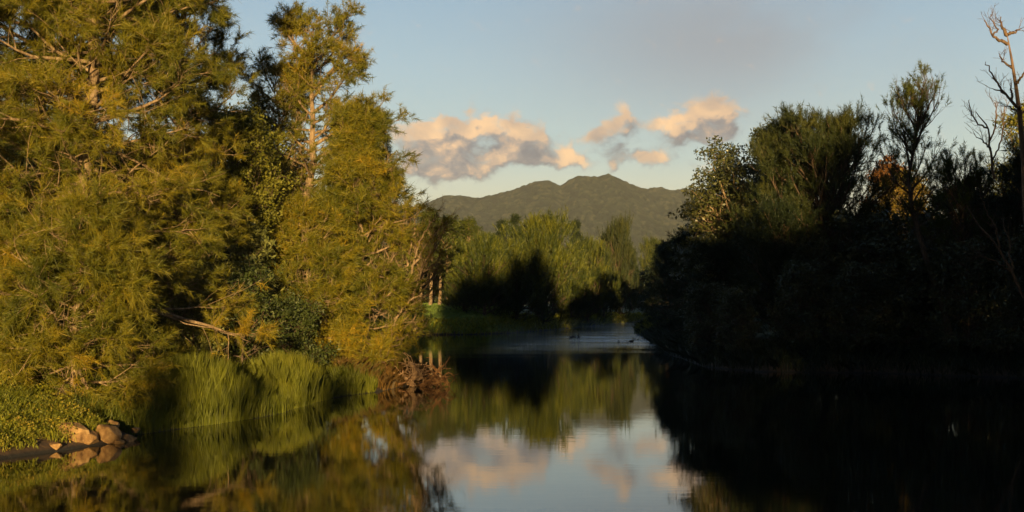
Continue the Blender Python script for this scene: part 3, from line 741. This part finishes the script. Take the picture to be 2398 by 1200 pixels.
for i, (x, y, s_) in enumerate([(45, 122, 1.25), (52, 134, 1.3), (39, 136, 1.3), (32, 146, 1.25), (60, 118, 1.2), (46, 150, 1.3), (30, 168, 1.2), (37, 180, 1.25)]):
    put(big_dark, x, y, i * 1.2, (s_, s_, s_ * .85), 'dark river oak standing inland behind the right bank', 'inland oaks behind the right bank')
# the same wood goes on along the bank beyond the right edge of the photo
for i, (x, y, s_) in enumerate([(33, 57, 1.2), (32.5, 48, 1.2), (33, 39, 1.3), (40, 60, 1.3), (41, 50, 1.4), (30, 30, 1.2)]):
    put(big_dark, x, y, i * 2.2, (s_, s_, s_ * 1.15), 'river oak further along the shaded bank, right of the view', 'river oaks along the bank right of the view')
for i, (x, y, zt) in enumerate([(21.5, -56, 21.5), (24.5, -56, 20.5), (29, -52, 25), (31, -54, 26), (35, -51, 24), (39, -55, 21), (43, -52, 20), (48, -54, 21), (7, -66, 27), (12, -66, 27), (18, -66, 26), (29, -64, 26)]):  # unseen oaks added as shadow casters, heights set for the right bank
    put(big_dark, x, y, i * 1.7, (1.35, 1.35, (zt - 3.2) / 8.6), 'tall shadow-casting river oak added out of view behind the viewpoint', 'added shadow-casting oaks behind the viewpoint')
for i, (x, zt) in enumerate([(3.2, 25.5), (5.2, 27.5), (7, 26.2), (8.8, 28.4), (10.4, 26.5), (12, 29.5), (13.4, 28), (15, 31), (16.5, 28.4), (17.8, 27), (19.3, 23.5)]):  # narrow unseen oaks added to shape the shadow line across the river
    put(big_dark, x, -53 - 3 * (i % 2), i * 1.9, (.72, .72, (zt - 3.2) / 8.6), 'tall shadow-casting river oak added out of view behind the viewpoint', 'added shadow-casting oaks behind the viewpoint')
for i, (x, y, w_, zt) in enumerate([(-5.0, -72, .34, 13.4), (-2.9, -72, .17, 12.8), (-.6, -74, .4, 12.6)]):  # unseen slim oaks added to throw dark patches on the left bank
    put(big_dark, x, y, i * 1.7, (w_, w_, (zt - 2.2) / 8.6), 'slim shadow-casting river oak added out of view behind the viewpoint', 'added shadow-casting oaks behind the viewpoint')


# ---- bare trees and limbs
def bare_tree(name, x, y, label, polys, radii, mat, seed, twign=5, twl=.8, trunk_i=0):
    """dead wood from drawn limbs (own space, metres), with small twigs"""
    g = np.random.default_rng(seed); root = empty(name, (0, 0, 0)); tag(root, label, 'dead tree')
    K = 14; Ps = np.stack([resample(p_, K) for p_ in polys])
    Ps[:, 1:-1] += g.normal(size=(len(Ps), K - 2, 3)) * .035
    Rs = np.stack([r * (1 - np.linspace(0, 1, K)) ** .7 + .018 for r in radii])
    T = Tubes(); T.add(Ps[trunk_i:trunk_i + 1], Rs[trunk_i:trunk_i + 1], 10); T.build('trunk', mat, root)
    B = Tubes(); oth = [i for i in range(len(polys)) if i != trunk_i]
    B.add(Ps[oth], Rs[oth], 6)
    n = len(oth) * twign; ii = np.repeat(oth, twign); q = .25 + .75 * g.random(n)
    P, T_ = sample(Ps, ii, q); D = nrm(T_ + g.normal(size=P.shape) * .6 + np.array([0, 0, .3]))
    tw = grow(P, D, twl * (.4 + g.random(n)), 6, .16, .06, g); B.add(tw, np.full((n, 6), .012) * np.linspace(1.4, .5, 6), 3)
    n2 = n * 3; jj = np.repeat(np.arange(n), 3); P, T_ = sample(tw, jj, .2 + .8 * g.random(n2))
    D = nrm(T_ + g.normal(size=P.shape) * .6); tw2 = grow(P, D, twl * .4 * (.4 + g.random(n2)), 4, .16, .05, g); B.add(tw2, np.full((n2, 4), .008), 3)
    B.build('branches', mat, root); place(root, x, y); return root


YD = 66.0; bx, by_ = 26.9, YD
def loc(px, py, dy=0): a = at(px, py, YD + dy); return (a[0] - bx, dy, a[2] - gz(bx, by_) + .15)


dp = [[(.4, 0, 0), loc(2412, 560), loc(2398, 420), loc(2392, 330), loc(2386, 250), loc(2380, 200), loc(2368, 150), loc(2360, 100), loc(2358, 80)],
      [loc(2359, 104), loc(2345, 96, -.3), loc(2332, 90, -.6), loc(2325, 80, -.8), loc(2318, 66, -.9), loc(2304, 48, -1)],
      [loc(2359, 84), loc(2350, 72), loc(2345, 58, .3), loc(2344, 40, .4)], [loc(2359, 82), loc(2372, 76, .3), loc(2389, 69, .5)],
      [loc(2370, 160), loc(2355, 150, .5), loc(2345, 140, .8), loc(2339, 124, 1)], [loc(2378, 200), loc(2388, 185, -.4), loc(2398, 172, -.6), loc(2412, 150, -.8)],
      [loc(2390, 262), loc(2372, 240, -.5), loc(2356, 222, -.8), loc(2336, 212, -1), loc(2324, 208, -1.1)], [loc(2356, 222, -.8), loc(2330, 190, -1.2), loc(2318, 165, -1.4), loc(2308, 145, -1.5)],
      [loc(2386, 262), loc(2364, 250, .5), loc(2352, 248, .6)], [loc(2370, 235, -.5), loc(2368, 215, -.6), loc(2366, 195, -.7)],
      [loc(2390, 268), loc(2402, 258, .3), loc(2415, 240, .5)], [loc(2325, 84, -.8), loc(2338, 72, -1), loc(2324, 50, -1.2), loc(2320, 34, -1.3)]]
bare_tree('dead_tree', bx, by_, 'tall dead tree with a bare brown trunk and crooked stubby branches at the right edge', dp, [.27, .075, .08, .07, .05, .06, .08, .045, .04, .05, .06, .03], M['bark_dead'], 71, 5, .75)
bx, by_, YD = 24.0, 70.0, 70.0
dp = [[loc(2330, 420), loc(2322, 380), loc(2318, 330), loc(2312, 300), loc(2300, 280), loc(2285, 262)], [loc(2318, 330), loc(2330, 300, .3), loc(2334, 270, .4), loc(2330, 240, .5)],
      [loc(2312, 300), loc(2290, 290, -.3), loc(2275, 270, -.4), loc(2268, 235, -.5)], [loc(2322, 380), loc(2345, 330, .5), loc(2350, 290, .6), loc(2352, 250, .7)], [loc(2320, 350), loc(2300, 330, -.4), loc(2285, 320, -.5)]]
bare_tree('bare_shrub', bx, by_, 'small leafless tree with fine grey twigs left of the dead trunk', dp, [.06, .035, .035, .035, .03], M['bark_dead'], 72, 9, .9)
bx, by_, YD = 27.4, 67.0, 67.0
dp = [[loc(2400, 700), loc(2370, 640), loc(2340, 580), loc(2300, 540), loc(2262, 480)], [loc(2340, 580), loc(2330, 530, -.3), loc(2310, 500, -.5), loc(2300, 470, -.6)],
      [loc(2370, 640), loc(2330, 610, -.3), loc(2290, 600, -.5)], [loc(2370, 640), loc(2365, 570, .2), loc(2350, 520, .4)]]
bare_tree('bare_shrub', bx, by_, 'fallen bare branches leaning across the dark oak below the dead trunk', dp, [.07, .04, .035, .035], M['bark_dead'], 73, 7, .9)
# bare pale limbs forking out of the second clump
bx, by_, YD = -10.6, 62.0, 62.0
dp = [[loc(722, 720), loc(722, 650), loc(720, 590), loc(712, 540), loc(692, 490), loc(676, 460)], [loc(720, 600), loc(690, 570, -.3), loc(662, 530, -.5), loc(640, 500, -.6), loc(622, 486, -.7)],
      [loc(722, 590), loc(702, 550, -.2), loc(684, 500, -.4), loc(682, 470, -.4)], [loc(722, 620), loc(735, 560, .3), loc(728, 500, .5), loc(736, 450, .6)],
      [loc(690, 570, -.3), loc(662, 560, -.5), loc(640, 545, -.6)]]
bare_tree('bare_tree', bx, by_, 'bare cream coloured forked limbs fanning out of the dark gap in the second clump', dp, [.11, .06, .06, .07, .03], M['bark'], 74, 6, 1.0)
bx, by_, YD = -6.2, 63.3, 63.3
dp = [[loc(905, 850), loc(915, 790), loc(928, 750), loc(938, 700), loc(960, 670), loc(985, 645)], [loc(928, 745), loc(950, 715, -.3), loc(962, 702, -.4), loc(990, 690, -.5)],
      [loc(960, 670), loc(985, 640, .2), loc(1000, 630, .3), loc(1030, 632, .4), loc(1045, 655, .5)], [loc(938, 700), loc(970, 620, .4), loc(1000, 570, .6), loc(1050, 515, .8)],
      [loc(970, 620, .4), loc(985, 560, .5), loc(1010, 520, .6), loc(1030, 490, .6)], [loc(950, 660), loc(955, 600, .2), loc(972, 540, .3), loc(970, 490, .3)]]
bare_tree('bare_tree', bx, by_, 'pale twisted limbs arching out over the grassy slope at the end of the sunlit clump', dp, [.10, .05, .045, .07, .04, .05], M['bark'], 75, 8, 1.0)

# ---- shrubs
def shrub(name, x, y, label, H, Rr, seed, mat, size=.16, per=22, rad_=.35, asp=.42, group=None, cat='shrub', nl=26, flat=.8):
    return leafy(name, x, y, label, cat, H, seed, mat, M['bark_dark'], prof((0, Rr * .8), (.4, Rr), (.8, Rr * .75), (1, Rr * .3)), per=per, rad_=rad_, size=size, asp=asp, flat=flat, group=group,
                 r0=.05, t0=.03, nl=nl, nsec=5, nter=3, e0=.1, e1=1.2, up=.05, secf=.45)


shrub('shrub', -11.1, 52.5, 'dense green broad leaved shrub between the two grass mounds, below the pale shrub', 2.8, 1.6, 81, M['shrub'], .17)
shrub('shrub', -12.6, 50.5, 'pale yellow green shrub with sunlit leaves under the upright oak', 3.3, 1.3, 82, M['shrub_pale'], .16)
shrub('shrub', -11.5, 56, 'tall shrub with large pale drooping leaves in front of the dark gap', 5.4, 1.0, 83, M['shrub_pale'], .30, per=12, asp=.3, rad_=.45)
shrub('shrub', -13.9, 48.3, 'small bright green shrub behind the first grass mound', 1.7, 1.3, 84, M['shrub'], .13)
shrub('shrub', -9.6, 55.5, 'dark leafy shrub between the second grass mound and the low oak', 1.9, 1.3, 85, M['shrub'], .15)
sh = shrub('shrub', 17.0, 75.5, 'dark leafy shrub low on the shaded right bank', 3.4, 1.9, 86, M['fig'], .17, group='shrubs on the shaded right bank')
for i, (x, y, s_) in enumerate([(20, 74, 1), (23, 74.5, 1.2), (25.5, 71.5, 1.2), (13.6, 77.5, .8), (13.0, 84, .9), (28, 69, 1.3), (22, 77, 1.5), (14.2, 95, .8), (26, 78, 1.5), (18.5, 78.5, 1.2)]):
    put(sh, x, y, i * 1.3, s_, 'dark leafy shrub low on the shaded right bank', 'shrubs on the shaded right bank', 'shrub')


# ---- grass and ground cover
def scatter(n, x0, x1, y0, y1, dmin, dmax, g, keep=None):
    out = []
    while sum(len(a) for a in out) < n:
        x = g.uniform(x0, x1, n * 2); y = g.uniform(y0, y1, n * 2)
        d = shore(x, y) + wav(x * .6, y * .6) * .3; k = (d > dmin) & (d < dmax)
        if keep is not None: k &= keep(x, y)
        out.append(np.stack([x[k], y[k]], 1))
        if len(out) > 60: break
    P = np.concatenate(out)[:n]; return np.c_[P, ground(P[:, 0], P[:, 1])]


def blades(P, h, w_, g, lean=.35, tint=None, bend=.5):
    n = len(P); H = h * (.55 + .75 * g.random(n))[:, None] if np.isscalar(h) else h[:, None] * (.6 + .6 * g.random((n, 1)))
    a = g.random(n) * 6.283; sd = np.stack([np.cos(a), np.sin(a), 0 * a], 1) * w_ * .5
    ln = g.normal(size=(n, 3)) * lean; ln[:, 2] = 0
    m_ = P + np.array([0, 0, 1]) * H * .55 + ln * H * .35; t_ = P + np.array([0, 0, 1]) * H * (1 - .18 * bend) + ln * H * (1 + bend)
    V = np.stack([P - sd, P + sd, m_ + sd * .8, t_, m_ - sd * .8], 1).reshape(-1, 3)
    tint = g.random(n) if tint is None else tint
    return V, np.arange(5 * n).reshape(-1, 5), np.repeat(np.clip(tint, 0, 1), 5)


def stuff(name, V, Fc, t, nper, mat, label, cat):
    o = mesh_np(name, V, Fc, nper, mat, tint=t); return tag(o, label, cat, kind='stuff')


g = np.random.default_rng(5)
def ell(cx, cy, rx_, ry_): return lambda x, y: (((x - cx) / rx_) ** 2 + ((y - cy) / ry_) ** 2) < 1


P = scatter(45000, -14, -8, 39, 48, .0, 3.2, g, ell(-10.8, 43.2, 2.0, 3.1))
q_ = np.clip(1 - ((P[:, 0] + 10.5) / 1.9) ** 2 - ((P[:, 1] - 43.6) / 2.7) ** 2, 0, 1)
hgt = (.30 + 1.0 * q_ ** .6) * (1 + .25 * np.sin(P[:, 0] * 9 + 3 * np.sin(P[:, 1] * 4)))
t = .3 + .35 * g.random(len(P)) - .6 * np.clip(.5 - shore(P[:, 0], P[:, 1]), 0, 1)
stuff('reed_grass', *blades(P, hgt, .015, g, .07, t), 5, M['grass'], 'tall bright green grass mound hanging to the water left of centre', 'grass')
P = scatter(45000, -12, -6.5, 46, 56, .0, 3.0, g, ell(-9.2, 50.5, 2.0, 4.2))
q_ = np.clip(1 - ((P[:, 0] + 8.7) / 1.7) ** 2 - ((P[:, 1] - 50.8) / 3.4) ** 2, 0, 1)
hgt = (.28 + .95 * q_ ** .6) * (1 + .25 * np.sin(P[:, 0] * 9 + 3 * np.sin(P[:, 1] * 4)))
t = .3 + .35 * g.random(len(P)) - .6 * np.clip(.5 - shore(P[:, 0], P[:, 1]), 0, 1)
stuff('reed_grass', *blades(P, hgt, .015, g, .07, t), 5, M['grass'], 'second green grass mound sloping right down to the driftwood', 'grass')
P = scatter(30000, -16, -6, 38, 62, .0, 2.0, g)
hgt = .35 + .3 * g.random(len(P)); t = .35 * g.random(len(P))
stuff('bank_grass', *blades(P, hgt, .013, g, .12, t), 5, M['grass'], 'dark grass trailing into the water below the two mounds', 'grass')
rocky = lambda x, y: (y > 38.2) | (y < 33.9) | (shore(x, y) > .45 + .25 * np.sin(y * 5))
P = scatter(30000, -24, -10.4, 30, 42.5, .3, 9, g, rocky)
t = g.random(len(P)) * .7 + .15
stuff('rough_grass', *blades(P, .32, .014, g, .3, t), 5, M['grass'], 'rough short grass covering the slope above the rocks', 'grass')
P = scatter(80000, -24, -10.6, 30, 41.5, .3, 8, g, rocky)
cl = np.sin(P[:, 0] * 2.1 + 2 * np.sin(P[:, 1] * 1.3)) * np.sin(P[:, 1] * 2.4 + 1.7 * np.sin(P[:, 0] * 1.1))
P[:, 2] += g.random(len(P)) * (.22 + .30 * np.clip(cl, 0, 1))
stuff('ground_cover', *leaf_mesh(P, .065, .5, g, .36 + .25 * cl + .2 * g.normal(size=len(P)), up=.1), 4, M['cover'], 'leafy yellow green weeds spilling down the bank around the rocks', 'weeds')
P = scatter(40000, -24, -7, 41, 75, 2.2, 12, g)
stuff('undergrowth', *blades(P, .45, .018, g, .15), 5, M['grass'], 'shaded undergrowth grass beneath the left bank oaks', 'grass')
P = scatter(12000, -8.2, -3.0, 57, 76, .02, 2.6, g)
stuff('dry_sedge', *blades(P, .55, .03, g, .3), 5, M['drygrass'], 'orange brown sedge behind the driftwood on the spit', 'grass')
P = scatter(90000, -34, 1, 150, 215, .3, 70, g, lambda x, y: y < 210)
stuff('pasture_grass', *blades(P, .30, .09, g, .6), 5, M['pasture'], 'short soft green grass on the open slope across the river', 'grass')
P = scatter(24000, -30, 60, 146, 300, .0, 4.2, g)
stuff('bank_grass', *blades(P, .7, .09, g, .4), 5, M['grass'], 'low grass fringe along the far waterline', 'grass')
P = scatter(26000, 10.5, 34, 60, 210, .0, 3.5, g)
stuff('bank_grass', *blades(P, .7, .05, g, .4), 5, M['oak_dark_shade'], 'shaded grass fringe at the foot of the right bank', 'grass')  # fringe uses the shaded needle colour, its darkness is painted shade


# ---- rocks by the water
def boulder(px, py, Y, sx, sy, sz, seed, label, rot=0, tilt=0):
    g = np.random.default_rng(seed); import bmesh
    bm = bmesh.new(); bmesh.ops.create_icosphere(bm, subdivisions=4, radius=1)
    pl = [(nrm(g.normal(size=3)), .52 + .34 * g.random()) for _ in range(15)]
    for v_ in bm.verts:
        c = np.array(v_.co)
        for n_, d_ in pl:
            q = c @ n_
            if q > d_: c = c - n_ * (q - d_) * .96
        c = c * (1 + .035 * mnoise.noise(Vector(c * 3 + seed)) + .02 * mnoise.noise(Vector(c * 9 + seed)))
        v_.co = Vector(c * np.array([sx, sy, sz]) * .82)
    me = bpy.data.meshes.new('boulder'); bm.to_mesh(me); bm.free(); me.materials.append(M['rock'])
    o = bpy.data.objects.new('boulder', me); C.objects.link(o)
    a = at(px, py, Y - .2); o.location = tuple(a); o.rotation_euler = (tilt, tilt * .6, rot)
    return tag(o, label, 'boulder', 'boulders at the foot of the near left bank')


boulder(250, 1022, 36.3, .50, .45, .52, 1, 'largest upright orange boulder, a pointed block in the middle of the row by the water', .4, .1)
boulder(213, 1028, 35.8, .42, .4, .36, 2, 'rounded orange boulder just left of the largest one', 1.0)
boulder(172, 1015, 35.6, .60, .5, .46, 3, 'wide boulder half covered by weeds, left part of the row', .2)
boulder(130, 1046, 34.5, .26, .3, .20, 4, 'small boulder at the left end of the row against the mud', .8)
boulder(279, 1040, 36.2, .24, .22, .20, 5, 'small round boulder between the largest one and the slanted slab', .3)
boulder(298, 1030, 36.8, .38, .3, .24, 6, 'slanted flat slab at the right end of the row', .5, .35)
boulder(262, 1000, 37.4, .30, .3, .30, 7, 'boulder leaning behind the largest one in the grass', 1.4)
boulder(316, 1008, 38.0, .20, .2, .14, 8, 'little dim boulder beyond the slanted slab', 2.0)
boulder(314, 912, 41.5, .22, .2, .24, 9, 'lone brown boulder high in the shade above the slab', 2.4)


# ---- driftwood
def drift(name, pts_list, radii, label, mat, cat, seed, nroot=0, org=(0, 0, 0), rl=.9, kids=2):
    g = np.random.default_rng(seed)
    T = Tubes(); K = 12; base = np.array(org)
    Ps = np.stack([resample(np.array(p_) - base, K) for p_ in pts_list]); Ps[:, 1:-1] += g.normal(size=(len(Ps), K - 2, 3)) * .03
    Rs = np.stack([r * (1 - .75 * np.linspace(0, 1, K)) * (1 + .12 * g.normal(size=K)) for r in radii]); T.add(Ps, Rs, 7)
    if nroot:
        ii = g.integers(0, len(Ps), nroot); P, T_ = sample(Ps, ii, g.random(nroot))
        D = nrm(g.normal(size=(nroot, 3)) + np.array([0, 0, .35])); q = grow(P, D, rl * (.3 + .8 * g.random(nroot)), 8, .35, .0, g)
        q[:, :, 2] = np.maximum(q[:, :, 2], -.12 - base[2])
        T.add(q, (.035 + .03 * g.random((nroot, 1))) * np.linspace(1, .25, 8)[None], 5)
        m_ = nroot * kids; jj = np.repeat(np.arange(nroot), kids); P, T_ = sample(q, jj, .3 + .7 * g.random(m_))
        r2 = grow(P, nrm(T_ + g.normal(size=(m_, 3)) * .8), rl * .5 * (.3 + g.random(m_)), 6, .3, .0, g); T.add(r2, np.full((m_, 6), .016), 4)
    o = T.build(name, mat); o.location = tuple(base); return tag(o, label, cat)


Yw = 60.0
A = lambda px, py, d=0: at(px, py, Yw + d)
drift('driftwood_stump', [[A(965, 905), A(962, 890), A(968, 878), A(974, 868), A(966, 858), A(956, 848)], [A(974, 872), A(971, 860, .2), A(968, 853, .3)], [A(966, 885), A(985, 880, -.2), A(992, 893, -.3)],
                          [A(958, 898), A(945, 880, .3), A(944, 868, .5)]], [.17, .10, .11, .12], 'upright twisted pale stump with forked tips standing above the tangled driftwood', M['pale_drift'], 'driftwood', 91, 26, A(965, 905), 1.0)
drift('driftwood_log', [[A(835, 912, -1), A(870, 908, -1), A(905, 912, -.8), A(930, 900, -.5), A(968, 892, 0)], [A(890, 910), A(910, 895, .3), A(930, 890, .5)]], [.12, .07], 'long brown log lying along the waterline left of the twisted stump', M['drift'], 'driftwood', 92, 22, A(900, 915), .9)
drift('driftwood_roots', [[A(985, 905), A(1010, 893), A(1032, 886), A(1050, 872)], [A(1010, 900), A(1030, 890), A(1048, 896), A(1050, 905)], [A(1000, 892), A(1020, 878), A(1024, 868)]], [.13, .10, .08],
      'dark tangle of roots at the right tip of the driftwood', M['drift'], 'driftwood', 93, 34, A(1015, 900), 1.0)
drift('driftwood_sticks', [[A(880, 925, 3), A(930, 915, 3), A(990, 915, 2), A(1030, 900, 2)], [A(850, 905, 1), A(890, 892, 1.5), A(940, 880, 2)]], [.08, .07], 'heap of brown sticks and roots behind the long log', M['drift'], 'driftwood', 94, 46, A(930, 912, 2), .8)
Yw = 138.0
drift('snag', [[A(1335, 797), A(1342, 789), A(1350, 790)], [A(1354, 797), A(1355, 790), A(1355, 786)]], [.2, .14], 'small dark snag standing in the bright shallows, left of the others', M['snag'], 'snag', 95, 8, A(1345, 797), .7, 1)
Yw = 125.0
drift('snag', [[A(1440, 806), A(1462, 803), A(1488, 804)], [A(1470, 806), A(1478, 799), A(1486, 806)]], [.14, .18], 'widest low snag lying flat across the bright shallows', M['snag'], 'snag', 96, 16, A(1465, 806), .6, 1)
Yw = 132.0
drift('snag', [[A(1484, 799), A(1492, 798), A(1496, 793)]], [.12], 'tiny forked snag nearest the right bank in the shallows', M['snag'], 'snag', 97, 5, A(1490, 799), .5, 1)

# ------------------------------------------------------------------ air
HAZE = 0.000065
bmn = [(-2600, -260, -3), (2600, 3900, 380)]
x0, y0, z0 = bmn[0]; x1, y1, z1 = bmn[1]
hv_ = np.array([(x0, y0, z0), (x1, y0, z0), (x1, y1, z0), (x0, y1, z0), (x0, y0, z1), (x1, y0, z1), (x1, y1, z1), (x0, y1, z1)], float)
hf = np.array([[0, 3, 2, 1], [4, 5, 6, 7], [0, 1, 5, 4], [1, 2, 6, 5], [2, 3, 7, 6], [3, 0, 4, 7]])
hz = bpy.data.materials.new('air'); hz.use_nodes = True; N = NT(hz.node_tree); N.n.clear()
pv = N.new('ShaderNodeVolumePrincipled'); pv.inputs['Color'].default_value = (.88, .92, .95, 1); pv.inputs['Density'].default_value = HAZE; pv.inputs['Anisotropy'].default_value = 0.0
oo = N.new('ShaderNodeOutputMaterial'); N.l.new(pv.outputs[0], oo.inputs['Volume'])
o = mesh_np('haze', hv_, hf, 4, hz); tag(o, kind='stuff')
mm = bpy.data.materials.new('mist'); mm.use_nodes = True; N = NT(mm.node_tree); N.n.clear()
gc = N.new('ShaderNodeTexCoord').outputs['Object']; sp = N.new('ShaderNodeSeparateXYZ'); N.put(sp.inputs[0], gc)
mn = N.rng(N.noise(N.v('MULTIPLY', gc, (.16, .06, .5)), 1.0, 4, .6, .5), .44, .72)
md = N.m('MULTIPLY', N.m('MULTIPLY', mn, N.rng(sp.outputs[2], 1.7, .1)), .006)
pv = N.new('ShaderNodeVolumePrincipled'); pv.inputs['Color'].default_value = (.8, .9, 1, 1); N.put(pv.inputs['Density'], md)
oo = N.new('ShaderNodeOutputMaterial'); N.l.new(pv.outputs[0], oo.inputs['Volume']); mm.cycles.volume_step_rate = 1.0
x0, y0, z0 = (-2, 74, .03); x1, y1, z1 = (24, 215, 1.7)
mv_ = np.array([(x0, y0, z0), (x1, y0, z0), (x1, y1, z0), (x0, y1, z0), (x0, y0, z1), (x1, y0, z1), (x1, y1, z1), (x0, y1, z1)], float)
o = mesh_np('mist', mv_, hf, 4, mm); tag(o, 'faint mist drifting low over the river', 'mist', kind='stuff')
print('POLYS', sum(len(m.polygons) for m in bpy.data.meshes))
